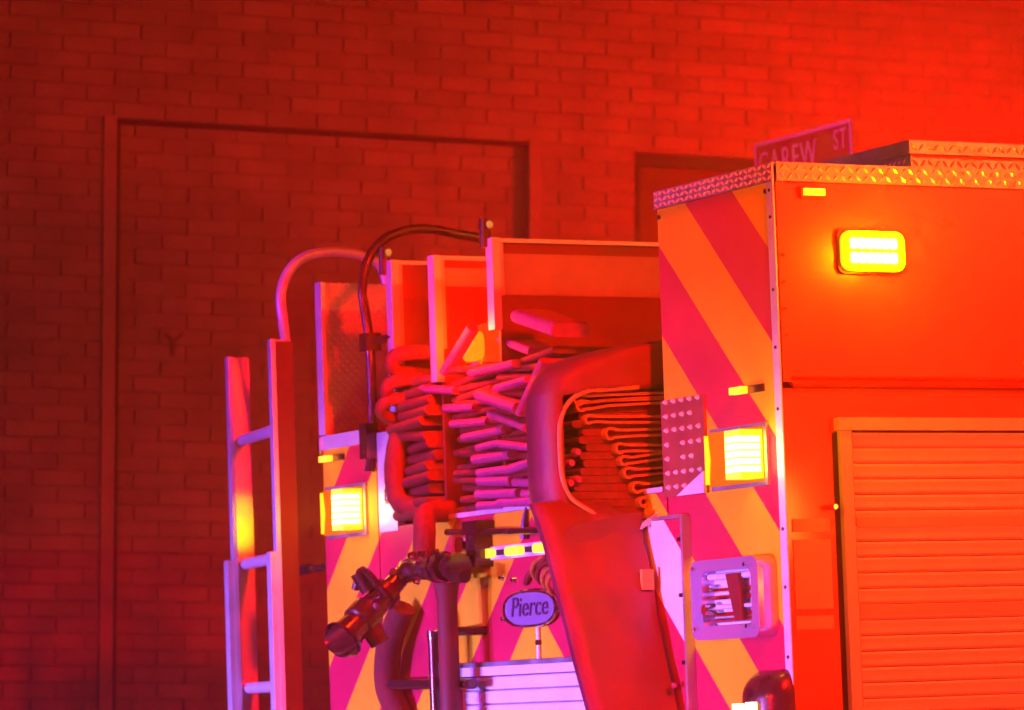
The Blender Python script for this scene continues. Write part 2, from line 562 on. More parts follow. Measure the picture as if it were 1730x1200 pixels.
# ================================================================== FIRE ENGINE
eng = thing('fire_engine', 'rear of a red fire engine with yellow and red chevrons and lit amber lamps', 'fire engine')
CHEV = chevron_material(eng)
L = -2.77

# ---- bodies
box('body_side', M['red_paint'], eng, -0.607, -0.004, 0.004, 5.4, 2.43, 2.99, 0.006)
box('lower_body', M['red_paint'], eng, -0.607, -0.03, 0.004, 5.4, 0.55, 2.43, 0.004)
box('left_body', M['red_paint'], eng, L, -2.38, 0.004, 5.4, 0.55, 2.49, 0.004)
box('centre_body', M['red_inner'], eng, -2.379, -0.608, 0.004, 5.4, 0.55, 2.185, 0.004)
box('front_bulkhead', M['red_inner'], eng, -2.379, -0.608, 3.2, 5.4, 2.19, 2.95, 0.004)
# cab, wheels, tailboard: out of frame, for the lamps and for other viewpoints
cab = MB().prism([(5.75, 0.6), (8.6, 0.6), (8.75, 1.5), (8.35, 2.75), (8.1, 2.85), (5.75, 2.85)], 0, -2.72, -0.05).build('cab', M['red_paint'], eng, 0.05, 3, True)
for sx_ in (-2.725, -0.045):
    for y0, y1 in ((5.95, 6.9), (7.1, 8.1)):
        MB().box(sx_ - 0.008, sx_ + 0.008, y0, y1, 1.75, 2.55).build('cab_window', M['pane'], cab, 0.004)
box('chassis', M['black'], eng, -1.9, -0.9, 0.3, 8.3, 0.45, 0.6)
box('tailboard', M['tread'], eng, L, 0, -0.35, 0.0, 0.48, 0.55, 0.006)
for y in (2.6, 7.1):
    for x in (-2.68, -0.42):
        wl = MB().tube([(x, y, 0.53), (x + 0.03, y, 0.53), (x + 0.29, y, 0.53), (x + 0.32, y, 0.53)], [0.46, 0.53, 0.53, 0.46], 28).build('wheel', M['wheel'], eng, smooth=True)
        MB().tube([(x - 0.01, y, 0.53), (x + 0.33, y, 0.53)], [0.27, 0.27], 20).build('rim', M['alu'], wl, smooth=True)

# ---- rear face sheeting (thin plates on the bodies)
box('chevron_panel', CHEV, eng, -0.604, -0.03, -0.004, 0.003, 0.6, 2.952, 0.0015)
box('chevron_panel', CHEV, eng, L + 0.004, -2.384, -0.004, 0.003, 0.6, 2.484, 0.0015)
box('chevron_panel', CHEV, eng, -2.376, -1.872, -0.004, 0.003, 0.6, 2.183, 0.0015)
box('chevron_panel', CHEV, eng, -1.868, -0.612, -0.004, 0.003, 1.74, 2.183, 0.0015)
hatch = box('rear_hatch', chevron_material(eng, (0.82, 0.72, 0.7)), eng, -0.86, -0.502, -0.028, -0.005, 1.0, 2.106, 0.003)
box('hatch_edge', M['alu'], hatch, -0.5, -0.49, -0.032, -0.005, 1.0, 2.112, 0.0015)
box('hatch_edge', M['alu'], hatch, -0.86, -0.5, -0.032, -0.005, 2.107, 2.117, 0.0015)
for z in (1.72, 1.9, 2.05):
    MB().tube([(-0.508, -0.036, z), (-0.508, -0.028, z)], 0.006, 8).build('screw', M['dark_metal'], hatch)
# corner trim
MB().prism([(-0.032, -0.008), (0.001, -0.008), (0.001, -0.0045), (-0.032, -0.0045)], 2, 0.6, 2.952).build('corner_trim', M['rail'], eng, 0.0012)
for z in (2.86, 2.93, 2.67, 2.52, 2.36, 1.9, 2.05, 1.72):
    MB().tube([(-0.016, -0.011, z), (-0.016, -0.006, z)], 0.0045, 8).build('screw', M['dark_metal'], eng)
for z in (2.76, 2.69, 2.62, 2.55):
    MB().tube([(0.0, 0.014, z), (0.006, 0.014, z)], 0.0045, 8).build('screw', M['dark_metal'], eng)
for x in (-0.592, -0.04):
    MB().tube([(x, -0.009, 2.93), (x, -0.002, 2.93)], 0.006, 8).build('screw', M['seam'], eng)

# ---- tread plate cap of the near compartment
capp = MB().prism([(-0.010, 2.953), (-0.010, 3.002), (0.4, 3.002), (0.4, 2.995), (-0.003, 2.995), (-0.003, 2.953)], 0, -0.612, 0.0).build('rear_cap', M['cap'], eng, 0.0015)
lug = MB()
for j in range(26):
    for i in range(3):
        a = 0.7 if (i + j) % 2 else -0.7
        lug.lozenge((-0.598 + j * 0.0235, -0.0101, 2.962 + i * 0.0155), (math.cos(a), 0, math.sin(a)), (-math.sin(a), 0, math.cos(a)), (0, -1, 0), 0.0095, 0.0038, 0.005)
o = lug.build('tread_lugs', M['white_alu'], capp)
o['kind'] = 'stuff'
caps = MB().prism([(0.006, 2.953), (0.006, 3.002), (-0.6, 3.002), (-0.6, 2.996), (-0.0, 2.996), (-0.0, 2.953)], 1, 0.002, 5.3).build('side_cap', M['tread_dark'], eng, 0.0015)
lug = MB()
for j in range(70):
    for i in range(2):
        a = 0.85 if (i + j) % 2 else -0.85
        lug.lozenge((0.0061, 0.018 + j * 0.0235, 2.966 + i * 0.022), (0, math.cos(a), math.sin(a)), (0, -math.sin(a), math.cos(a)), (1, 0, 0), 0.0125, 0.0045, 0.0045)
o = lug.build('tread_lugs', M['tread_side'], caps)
o['kind'] = 'stuff'

# ---- raised tread plate locker on the roof
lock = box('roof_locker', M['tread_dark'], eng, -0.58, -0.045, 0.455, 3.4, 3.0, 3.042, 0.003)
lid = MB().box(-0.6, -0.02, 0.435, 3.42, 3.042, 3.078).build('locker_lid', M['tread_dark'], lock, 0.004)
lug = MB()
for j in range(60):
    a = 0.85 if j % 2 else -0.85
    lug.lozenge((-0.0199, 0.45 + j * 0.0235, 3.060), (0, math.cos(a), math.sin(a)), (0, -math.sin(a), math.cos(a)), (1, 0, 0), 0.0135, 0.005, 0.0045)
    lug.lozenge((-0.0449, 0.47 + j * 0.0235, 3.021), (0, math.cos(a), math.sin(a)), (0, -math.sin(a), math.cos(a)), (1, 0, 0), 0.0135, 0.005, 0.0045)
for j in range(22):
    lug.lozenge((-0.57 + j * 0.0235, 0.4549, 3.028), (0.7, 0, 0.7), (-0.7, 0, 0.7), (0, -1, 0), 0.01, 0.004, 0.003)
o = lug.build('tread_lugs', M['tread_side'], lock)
o['kind'] = 'stuff'

# ---- side: moulding, warning light, marker, stripes, roll-up door
ridge = MB().tube([(0.0, 0.03, 2.440), (0.0, 5.3, 2.440)], 0.006, 8).tube([(0.0, 0.03, 2.421), (0.0, 5.3, 2.421)], 0.006, 8) \
    .box(-0.03, -0.001, 0.03, 5.3, 2.421, 2.44).build('side_moulding', M['red_gloss'], eng, smooth=True)
wl = MB().prism(rr(0.180, 0.390, 2.714, 2.832, 0.02), 0, -0.004, 0.006).build('side_warning_light', M['dark_metal'], eng, 0.003, 2, True)
MB().prism(rr(0.187, 0.383, 2.720, 2.826, 0.028), 0, 0.0055, 0.017).build('lens', M['amber_glow'], wl, 0.008, 3, True)
for zc in (2.793, 2.755):
    for k in range(6):
        y = 0.212 + k * 0.0245
        MB().prism(rr(y, y + 0.023, zc - 0.0145, zc + 0.0145, 0.006, 3), 0, 0.0165, 0.0205).build('led_cell', M['amber_hot'], wl, 0.0015)
MB().box(-0.004, 0.018, 0.08, 0.142, 2.916, 2.934).build('side_marker_light', M['marker'], eng, 0.007, 3, True)
MB().box(-0.004, 0.008, 0.074, 0.148, 2.910, 2.940).build('marker_base', M['red_paint'], eng, 0.004)
for z0, z1 in ((2.042, 2.076), (1.842, 2.022), (1.79, 1.825)):
    box('reflective_stripe', M['white_stripe'], eng, -0.03, -0.027, 0.028, 0.142, z0, z1, 0.0008)
dfr = MB().box(-0.03, -0.005, 0.168, 1.55, 2.305, 2.338).build('door_header', M['door'], eng, 0.004, 2, True)
for y0 in (0.176, 1.51):
    MB().box(-0.03, -0.008, y0, y0 + 0.032, 0.7, 2.304).build('door_jamb', M['door'], dfr, 0.004, 2, True)
MB().box(-0.03, -0.0275, 0.160, 0.1755, 0.7, 2.3).build('door_seal', M['seam'], dfr)
MB().box(-0.0295, -0.026, 0.209, 0.2155, 0.7, 2.304).build('door_seal', M['seam'], dfr)
MB().tube([(-0.03, 0.142, 2.105), (0.004, 0.142, 2.105)], 0.007, 8).build('door_button', M['chrome'], eng, smooth=True)
PITCH = 0.0408
slat_me = MB().prism([(-0.028, 0.0), (-0.0165, 0.0005), (-0.0150, 0.007), (-0.0154, 0.020), (-0.0150, PITCH - 0.007), (-0.0165, PITCH - 0.0014), (-0.028, PITCH - 0.0008)], 1, 0.214, 1.512).mesh('slat', M['door'])
door = MB().box(-0.0299, -0.0285, 0.214, 1.512, 0.7, 2.304).build('roll_up_door', M['seam'], eng)
stripe_rows = {}
for k in range(39):
    z = 2.300 - (k + 1) * PITCH
    link('slat', slat_me, door, (0, 0, z))
# reflective striping carried across the door
for z0, z1, x in ((2.052, 2.078, -0.0135), (1.822, 1.848, -0.0135)):
    MB().box(x - 0.004, x + 0.0005, 0.216, 1.51, z0, z1).build('reflective_stripe', M['white_stripe'], door)

# ---- warning lights and markers on the rear corners


def corner_light(xr, s):
    """amber warning light; xr right edge of its housing, s scale"""
    h = MB().box(xr - 0.285, xr, -0.012, 0.0, 2.168, 2.332).build('warning_light', M['alu'], eng, 0.004, 2, True)
    # amber lens: bulging box
    MB().hexa([(xr - 0.262, -0.03, 2.178), (xr - 0.012, -0.012, 2.178), (xr - 0.012, -0.011, 2.178), (xr - 0.262, -0.011, 2.178),
               (xr - 0.262, -0.03, 2.322), (xr - 0.012, -0.012, 2.322), (xr - 0.012, -0.011, 2.322), (xr - 0.262, -0.011, 2.322)]).build('lens', M['amber_lens'], h)
    MB().prism([(xr - 0.278, 2.185), (xr - 0.262, 2.2), (xr - 0.256, 2.25), (xr - 0.262, 2.30), (xr - 0.278, 2.315)], 1, -0.034, -0.012).build('lens_rim', M['amber_rim'], h, 0.003)
    # the lit module, bulging towards the corner
    lm = MB().box(xr - 0.095, xr - 0.018, -0.082, -0.013, 2.186, 2.314).build('led_module', M['amber_glow'], h, 0.02, 4, True)
    for k in range(5):
        z = 2.203 + k * 0.0195
        MB().box(xr - 0.086, xr - 0.0145, -0.0855, -0.022, z, z + 0.0155).build('led_row', M['amber_hot'], lm, 0.005)
    return h


corner_light(-0.075, 1)
corner_light(-2.455, 1)
for xc in (-0.17, -2.69):
    b_ = MB().box(xc - 0.05, xc + 0.085, -0.012, -0.003, 2.412, 2.432).build('marker_light', M['dark_metal'], eng, 0.004)
    MB().tube([(xc - 0.045, -0.012, 2.422), (xc - 0.045, -0.026, 2.422)], [0.001, 0.001], 6)
    MB().box(xc - 0.05, xc + 0.012, -0.032, -0.012, 2.4125, 2.4315).build('lens', M['marker'], b_, 0.009, 4, True)
idb = box('marker_bar', M['rail'], eng, -1.76, -1.2, -0.014, -0.0045, 2.048, 2.087, 0.004)
for xc in (-1.642, -1.465, -1.295):
    MB().prism(rr(xc - 0.047, xc + 0.047, 2.0545, 2.0815, 0.0132), 1, -0.03, -0.014).build('marker_light', M['marker'], idb, 0.006, 3, True)
for xc in (-1.72, -1.555, -1.38):
    MB().box(xc - 0.022, xc + 0.022, -0.022, -0.014, 2.06, 2.076).build('grommet', M['black'], idb, 0.006)

# ---- badge
bd = []
N = 28
for k in range(N):
    a = 2 * math.pi * k / N
    bd.append((-1.388 + 0.155 * math.copysign(abs(math.cos(a)) ** 0.8, math.cos(a)), 1.898 + 0.05 * math.copysign(abs(math.sin(a)) ** 0.8, math.sin(a))))
badge = MB().prism(bd, 1, -0.02, -0.0045).build('badge', M['badge'], eng, 0.004, 3, True)
rimpts = [(x, -0.018, z) for x, z in bd]
MB().tube(rimpts + rimpts[:2], 0.0065, 6, False).build('badge_rim', M['chrome'], badge, smooth=True)
me = text_mesh('badge_lettering', 'Pierce', 0.085, M['letters'], 0.0025, shear=0.18)
o = link('badge_lettering', me, badge, (-1.388, -0.021, 1.902))
o.rotation_euler = (R(90), 0, 0)
o.scale = (1.06, 0.95, 1)
for x, z in ((-1.215, 1.885), (-1.57, 1.875), (-1.5, 1.985), (-1.575, 1.995)):
    MB().tube([(x, -0.016, z), (x, -0.003, z)], [0.006, 0.011], 10).build('rivet', M['chrome'], eng, smooth=True)
MB().tube([(-1.36, -0.01, 1.845), (-1.36, -0.01, 1.752)], 0.006, 8).build('cable', M['rail'], eng)
MB().tube([(-1.36, -0.016, 1.80), (-1.36, -0.004, 1.80)], 0.009, 8).build('rivet', M['dark_metal'], eng)
MB().tube([(-1.415, -0.012, 2.10), (-1.41, -0.014, 2.15), (-1.40, -0.012, 2.19)], [0.016, 0.01, 0.004], 8).build('antenna', M['dark_metal'], eng, smooth=True)

# ---- bed edge, cross bar
box('bed_edge', M['rail'], eng, -1.93, -0.62, -0.012, 0.02, 2.184, 2.198, 0.003)
cb = MB().tube([(-1.84, -0.045, 2.142), (-1.2, -0.045, 2.112), (-0.83, -0.05, 2.10)], 0.010, 10).build('cross_bar', M['dark_metal'], eng, smooth=True)
MB().box(-1.705, -1.615, -0.065, -0.003, 2.13, 2.165).build('bar_bracket', M['dark_metal'], cb, 0.008)
MB().box(-1.69, -1.63, -0.062, -0.003, 2.03, 2.13).build('bar_bracket', M['dark_metal'], cb, 0.008)
MB().tube([(-1.76, -0.05, 2.098), (-1.76, -0.003, 2.098)], [0.026, 0.03], 12).build('knob', M['chrome'], eng, smooth=True)

# ---- rear roll-up door
rh = MB().box(-1.87, -0.9, -0.04, -0.004, 1.712, 1.738).build('rear_door_header', M['white_alu'], eng, 0.004, 2, True)
MB().box(-1.875, -0.9, -0.034, -0.004, 1.7385, 1.752).build('header_lip', M['alu'], rh, 0.003)
rd = MB().box(-1.80, -0.9, -0.008, -0.004, 0.7, 1.711).build('rear_roll_door', M['seam'], eng)
rs_me = MB().prism([(-0.009, 0.0), (-0.0215, 0.003), (-0.0255, 0.014), (-0.0225, 0.03), (-0.0255, PITCH - 0.005), (-0.02, PITCH - 0.002), (-0.009, PITCH - 0.001)], 0, -1.795, -0.905).mesh('slat', M['white_alu'])
for k in range(24):
    link('slat', rs_me, rd, (0, 0, 1.711 - (k + 1) * PITCH))

# ---- perforated plate with bright studs, tread plate foot
pl = box('studded_plate', M['stud_plate'], eng, -0.612, -0.385, -0.012, -0.0045, 2.168, 2.43, 0.002)
missing = {(3, 1), (4, 1), (4, 4), (1, 4), (6, 4)}
for r_ in range(7):
    for c_ in range(5):
        if (r_, c_) in missing:
            continue
        x, z = -0.583 + c_ * 0.0425, 2.424 - r_ * 0.0385
        MB().tube([(x, -0.0225, z), (x, -0.017, z), (x, -0.011, z)], [0.002, 0.006, 0.0075], 8).build('stud', M['white_alu'], pl, smooth=True)
foot = MB().prism([(-0.53, 2.167), (-0.384, 2.167), (-0.384, 2.225)], 1, -0.022, -0.0125).build('plate_foot', M['white_alu'], eng, 0.002)

# ---- square chrome bezel with recessed handle
bz = MB()
ox0, ox1, oz0, oz1 = -0.405, -0.062, 1.775, 1.985


def ring(mbx, outer, inner, y0, y1, yi=None):
    bm = mbx.bm
    yi = y0 if yi is None else yi
    n = len(outer)
    A = [bm.verts.new((x, y1, z)) for x, z in outer]
    B = [bm.verts.new((x, y0, z)) for x, z in outer]
    Cc = [bm.verts.new((x, yi, z)) for x, z in inner]
    D = [bm.verts.new((x, y1, z)) for x, z in inner]
    for i in range(n):
        j = (i + 1) % n
        for p, q in ((A, B), (B, Cc), (Cc, D)):
            bm.faces.new((p[i], p[j], q[j], q[i]))
    return mbx


ring(bz, rr(ox0, ox1, oz0, oz1, 0.03), rr(ox0 + 0.045, ox1 - 0.05, oz0 + 0.035, oz1 - 0.03, 0.02), -0.062, -0.0045, -0.054)
bez = bz.build('lamp_bezel', M['bezel'], eng, 0.005, 2, True)
MB().box(ox0 + 0.04, ox1 - 0.045, -0.016, -0.005, oz0 + 0.03, oz1 - 0.025).build('recess', M['white_alu'], bez)
for k, z in enumerate((1.94, 1.905, 1.885, 1.86, 1.84, 1.825)):
    MB().tube([(ox0 + 0.05, -0.032, z), (ox1 - 0.06, -0.032, z)], 0.006 if k else 0.009, 8).build('reflector_bar', M['chrome'] if k % 3 else M['white_alu'], bez, smooth=True)
MB().hexa([(-0.205, -0.05, 1.822), (-0.175, -0.05, 1.822), (-0.175, -0.03, 1.822), (-0.205, -0.03, 1.822),
           (-0.245, -0.05, 1.945), (-0.18, -0.05, 1.945), (-0.18, -0.03, 1.945), (-0.245, -0.03, 1.945)]).build('lever', M['red_inner'], bez, 0.006, 2, True)
MB().tube([(-0.335, -0.066, 1.855), (-0.335, -0.02, 1.855)], [0.014, 0.02], 12).build('bulb', M['chrome'], bez, smooth=True)
MB().tube([(-0.335, -0.05, 1.91), (-0.335, -0.02, 1.91)], [0.008, 0.012], 10).build('bulb', M['chrome'], bez, smooth=True)
for x, z in ((ox0 + 0.022, oz1 - 0.02), (ox1 - 0.06, oz1 - 0.02), (ox0 + 0.022, oz0 + 0.03), (ox1 - 0.06, oz0 + 0.03)):
    MB().tube([(x, -0.068, z), (x, -0.056, z)], 0.006, 8).build('screw', M['chrome'], bez, smooth=True)
me = text_mesh('bezel_mark', 'WW', 0.028, M['warm_led'], 0.001)
bpy.data.meshes.remove(me)

# ---- hooded step lamp
rows = []
for i in range(9):
    a = R(90 * i / 8)
    ro, zo = math.cos(a), math.sin(a)
    rows.append([(-0.09 + 0.095 * math.cos(R(180 * k / 14)) * (0.62 + 0.38 * ro), -0.005 - 0.085 * math.sin(R(180 * k / 14)) * ro, 1.615 + 0.075 * zo) for k in range(15)])
rows.insert(0, [(p[0], p[1], 1.54) for p in rows[0]])
hood = MB().grid(rows).build('hooded_lamp', M['dark_metal'], eng, smooth=True)
MB().box(-0.165, -0.11, -0.06, -0.012, 1.56, 1.612).build('lamp_lens', M['warm_led'], hood, 0.006)
MB().box(-0.095, -0.045, -0.095, -0.09, 1.56, 1.608).build('lamp_lens', M['warm_led'], hood, 0.002)
MB().box(-0.16, -0.112, -0.096, -0.088, 1.54, 1.605).build('lamp_lens', M['warm_led'], hood, 0.002)

# ---- hose bed: left side wall, dividers
sw = box('bed_side_wall', M['tread_wall'], eng, -2.766, -2.735, 0.006, 3.2, 2.492, 2.985, 0.002)
box('wall_edge', M['rail'], sw, -2.772, -2.728, -0.012, 0.005, 2.50, 2.988, 0.003)
lug = MB()
for i in range(24):
    for j in range(34):
        a = 0.8 if (i + j) % 2 else -0.8
        lug.lozenge((-2.7349, 0.02 + i * 0.0145, 2.505 + j * 0.0145), (0, math.cos(a), math.sin(a)), (0, -math.sin(a), math.cos(a)), (1, 0, 0), 0.0075, 0.0026, 0.0028)
o = lug.build('tread_lugs', M['tread_wall'], sw)
o['kind'] = 'stuff'
box('body_top_edge', M['rail'], eng, L, -2.42, -0.011, 0.006, 2.452, 2.496, 0.003)
MB().box(L - 0.004, L + 0.012, -0.02, -0.011, 2.44, 2.49).build('latch', M['chrome'], eng, 0.003)
post = MB().box(-2.372, -2.245, -0.006, 0.05, 2.17, 2.478).build('bed_post', M['rail'], eng, 0.012, 3, True)
MB().box(-2.312, -2.288, -0.012, -0.006, 2.255, 2.34).build('slot_handle', M['dark_metal'], post, 0.004)
MB().box(-2.306, -2.294, -0.018, -0.0125, 2.262, 2.30).build('slot_tab', M['chrome'], post, 0.004)


def divider(xc, zb, band0, band1, ztop=2.985):
    d = MB().box(xc - 0.006, xc + 0.006, 0.014, 2.6, 2.19, ztop - 0.012).build('bed_divider', M['red_inner'], eng)  # dark red carries the shade below the upper band
    MB().box(xc - 0.02, xc + 0.02, -0.012, 0.013, zb, ztop).build('rear_edge', M['rail'], d, 0.003, 2, True)
    MB().box(xc - 0.016, xc + 0.016, 0.0135, 2.6, ztop - 0.013, ztop - 0.001).build('top_rail', M['rail'], d, 0.003, 2, True)
    MB().box(xc + 0.006, xc + 0.014, 0.0135, 0.028, zb + 0.1, ztop - 0.014).build('edge_flange', M['door'], d, 0.002)
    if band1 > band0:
        MB().box(xc + 0.0065, xc + 0.0085, 0.03, 2.55, band0, band1).build('lit_band', M['plate'], d)  # paler strip painted where lamplight clears the column top
    return d


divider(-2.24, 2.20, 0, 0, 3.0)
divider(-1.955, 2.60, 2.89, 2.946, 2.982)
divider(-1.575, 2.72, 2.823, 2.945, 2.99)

# red and amber beacon standing in the bed between the dividers
BX, BY, BZ = -1.84, 0.12, 2.615
bc = MB().tube([(BX, BY, BZ), (BX, BY, BZ + 0.03)], 0.085, 20).build('bed_beacon', M['dark_metal'], eng, smooth=True)
MB().tube([(BX, BY, BZ + 0.03), (BX, BY, BZ + 0.09), (BX, BY, BZ + 0.125), (BX, BY, BZ + 0.148), (BX, BY, BZ + 0.155)], [0.074, 0.072, 0.06, 0.035, 0.008], 24).build('dome', M['beacon_red'], bc, smooth=True)
MB().prism(rr(BX - 0.02, BX + 0.06, BZ + 0.035, BZ + 0.125, 0.03), 1, BY - 0.085, BY - 0.05).build('bulb', M['beacon'], bc, 0.012, 4, True)
MB().tube([(BX, BY, 2.186), (BX, BY, BZ)], 0.02, 10).build('stalk', M['dark_metal'], bc, smooth=True)
# clamp fittings on the divider tops
for x, y, z in ((-1.60, -0.01, 3.0), (-2.27, -0.01, 2.995)):
    k_ = MB().tube([(x, y, z - 0.035), (x, y, z + 0.05)], 0.018, 10).build('clamp', M['dark_metal'], eng, 0, smooth=True)
    MB().tube([(x - 0.03, y, z + 0.03), (x + 0.03, y, z + 0.03)], 0.012, 8).build('clamp_bolt', M['chrome'], k_, smooth=True)
# far-side warning lamp facing the wall
fw_ = MB().box(L - 0.06, L - 0.003, 1.6, 1.9, 2.3, 2.42).build('far_side_light', M['red_lens'], eng, 0.015, 3, True)


def own_light(loc, colour, watts, size=0.03):
    o = lamp('lamp_glow', 'POINT', loc, colour, watts, size)
    return o


own_light((0.085, 0.285, 2.775), (1, 0.5, 0.0), 16, 0.05)
own_light((0.05, -0.13, 2.25), (1, 0.46, 0.0), 2.6, 0.04)
own_light((-2.52, -0.18, 2.24), (1, 0.3, 0.0), 2.5, 0.04)
lamp('lamp_glow', 'SPOT', (-2.62, -0.055, 2.25), (1, 0.6, 0.0), 9, 0.03, (-3.39, 0.0, 2.262), R(15), 0.7)  # added narrow spot, makes the amber patch on the left ladder rail
own_light((-1.74, -0.10, 2.72), (1, 0.02, 0.0), 40.0, 0.05)


TI = TILTED.inverted()
CL = TI @ CAM


def pix(px, py, y):
    """engine-frame point on the plane y = const that a measured photograph position falls on"""
    d = TI.to_3x3() @ (FW + RIGHT * ((px - 865) / 6900) - UP * ((py - 600) / 6900))
    return CL + d * ((y - CL.y) / d.y)


def smooth_path(pts, n=6):
    """Catmull-Rom through pts"""
    P = [Vector(p) for p in pts]
    P = [P[0] * 2 - P[1]] + P + [P[-1] * 2 - P[-2]]
    out = []
    for i in range(1, len(P) - 2):
        for k in range(n):
            t = k / n
            a, b, c, d = P[i - 1], P[i], P[i + 1], P[i + 2]
            out.append(0.5 * ((2 * b) + (c - a) * t + (2 * a - 5 * b + 4 * c - d) * t * t + (3 * b - a - 3 * c + d) * t ** 3))
    out.append(P[-2])
    return out


# ---- arched grab rails
g1 = MB().tube(smooth_path([(-2.4, -0.02, 2.36), (-2.4, -0.004, 2.511), (-2.4, -0.004, 2.723), (-2.4, -0.014, 2.834), (-2.4, -0.024, 2.926), (-2.4, -0.002, 3.019), (-2.4, 0.048, 3.08),
                            (-2.4, 0.121, 3.113), (-2.4, 0.205, 3.123), (-2.4, 0.309, 3.11), (-2.4, 0.41, 3.092), (-2.4, 0.47, 3.05), (-2.4, 0.49, 2.9)]), 0.0155, 12).build('grab_rail', M['dark_metal'], eng, smooth=True)
MB().box(-2.425, -2.37, -0.03, 0.02, 2.735, 2.79).build('rail_clamp', M['dark_metal'], g1, 0.012, 3, True)
MB().tube([(-2.4, -0.004, 2.762), (-2.245, 0.0, 2.765)], 0.013, 10).build('rail_stay', M['dark_metal'], g1, smooth=True)
MB().box(-2.425, -2.375, -0.04, 0.0, 2.40, 2.51).build('rail_socket', M['dark_metal'], g1, 0.012, 3, True)
MB().tube(smooth_path([(-3.04, 0.01, 2.3), (-3.035, 0.0, 2.70), (-2.985, -0.021, 2.813), (-2.95, -0.044, 2.889), (-2.95, -0.049, 2.966), (-2.95, -0.026, 3.034), (-2.95, 0.02, 3.083), (-2.95, 0.084, 3.107),
                       (-2.95, 0.169, 3.113), (-2.95, 0.254, 3.10), (-2.95, 0.32, 3.06), (-2.95, 0.34, 2.9), (-2.95, 0.34, 2.45)]), 0.0165, 12).build('grab_rail', M['rail'], eng, smooth=True)
MB().tube([(-2.95, 0.34, 2.45), (L - 0.002, 0.34, 2.45)], 0.012, 8).build('rail_stay', M['rail'], eng, smooth=True)

# ---- stanchions below the bed on the left of the centre panel
s1 = MB().tube([(-1.80, -0.12, 0.56), (-1.805, -0.12, 1.80), (-1.805, -0.12, 1.85)], [0.017, 0.017, 0.021], 12).build('hand_rail', M['dark_metal'], eng, smooth=True)
MB().tube([(-1.805, -0.12, 1.838), (-1.69, -0.12, 1.845), (-1.69, -0.005, 1.845)], 0.013, 10).build('rail_stay', M['dark_metal'], s1, smooth=True)
MB().tube([(-2.2, -0.07, 1.70), (-1.62, -0.09, 1.69)], 0.016, 10).build('rail_stay', M['dark_metal'], s1, smooth=True)
MB().tube([(-1.69, -0.13, 0.56), (-1.69, -0.13, 1.93), (-1.69, -0.13, 1.985)], [0.03, 0.03, 0.038], 16).build('stand_pipe', M['pipe'], eng, smooth=True)
MB().tube(smooth_path([(-3.2, 0.06, 0.6), (-3.2, 0.06, 1.9), (-3.19, 0.06, 2.02), (-3.13, 0.06, 2.08), (-3.05, 0.07, 2.09)]), 0.017, 10).build('ladder_hook', M['dark_metal'], eng, smooth=True)
MB().tube([(-3.05, 0.07, 2.09), (L - 0.002, 0.07, 2.09)], 0.012, 8).build('ladder_hook_arm', M['dark_metal'], eng, smooth=True)
MB().tube([(-3.2, 0.06, 0.6), (L - 0.002, 0.1, 0.6)], 0.014, 8).build('ladder_hook_arm', M['dark_metal'], eng, smooth=True)

# ================================================================== LADDER
LM = TILTED @ Matrix.Translation((-3.40, 0.0, 0.0)) @ Matrix.Rotation(R(-11), 4, 'Z')
lad = thing('ladder', 'aluminium extension ladder standing upright at the far left rear corner of the engine', 'ladder', matrix=LM)
LW = 0.60
for x, inner in ((0.0, 1), (LW, 0)):
    MB().prism([(x - 0.02, -0.042), (x + 0.024, -0.042), (x + 0.024, -0.028), (x - 0.006, -0.028), (x - 0.006, 0.03), (x - 0.02, 0.03)], 2, 1.2, 2.81).build('rail', M['rail'], lad, 0.003, 2, True)
    MB().box(x - 0.0058, x + 0.0005, -0.0275, 0.034, 1.2, 2.805).build('rail_web', M['web'] if inner else M['rail_shaded'], lad, 0.001)
    MB().prism([(x - 0.036, -0.062), (x + 0.022, -0.062), (x + 0.022, -0.0425), (x - 0.0205, -0.0425), (x - 0.0205, 0.03), (x - 0.036, 0.03)], 2, 0.02, 2.135).build('bed_rail', M['rail'], lad, 0.004, 2, True)
for k in range(7):
    z = 2.531 - 0.409 * k
    MB().tube([(0.0, 0.0, z), (LW, 0.0, z)], 0.019, 12).build('rung', M['rail'], lad, smooth=True)

# ================================================================== HOSES


def fold_profile(t, depth):
    pr = [(depth, t / 2)]
    for k in range(9):
        a = R(90 + 180 * k / 8)
        pr.append((t / 2 + math.cos(a) * t / 2, math.sin(a) * t / 2))
    pr.append((depth, -t / 2))
    return pr


def fold(parent, x, z, w, tilt, t, m, y=-0.02, depth=0.4, yaw=0.0):
    me = MB().prism(fold_profile(t, depth), 0, -w / 2, w / 2).mesh('hose_fold', m, 0.0025, 1, True)
    o = link('hose_fold', me, parent, (x, y, z))
    o.rotation_euler = (0, tilt, yaw)
    return o


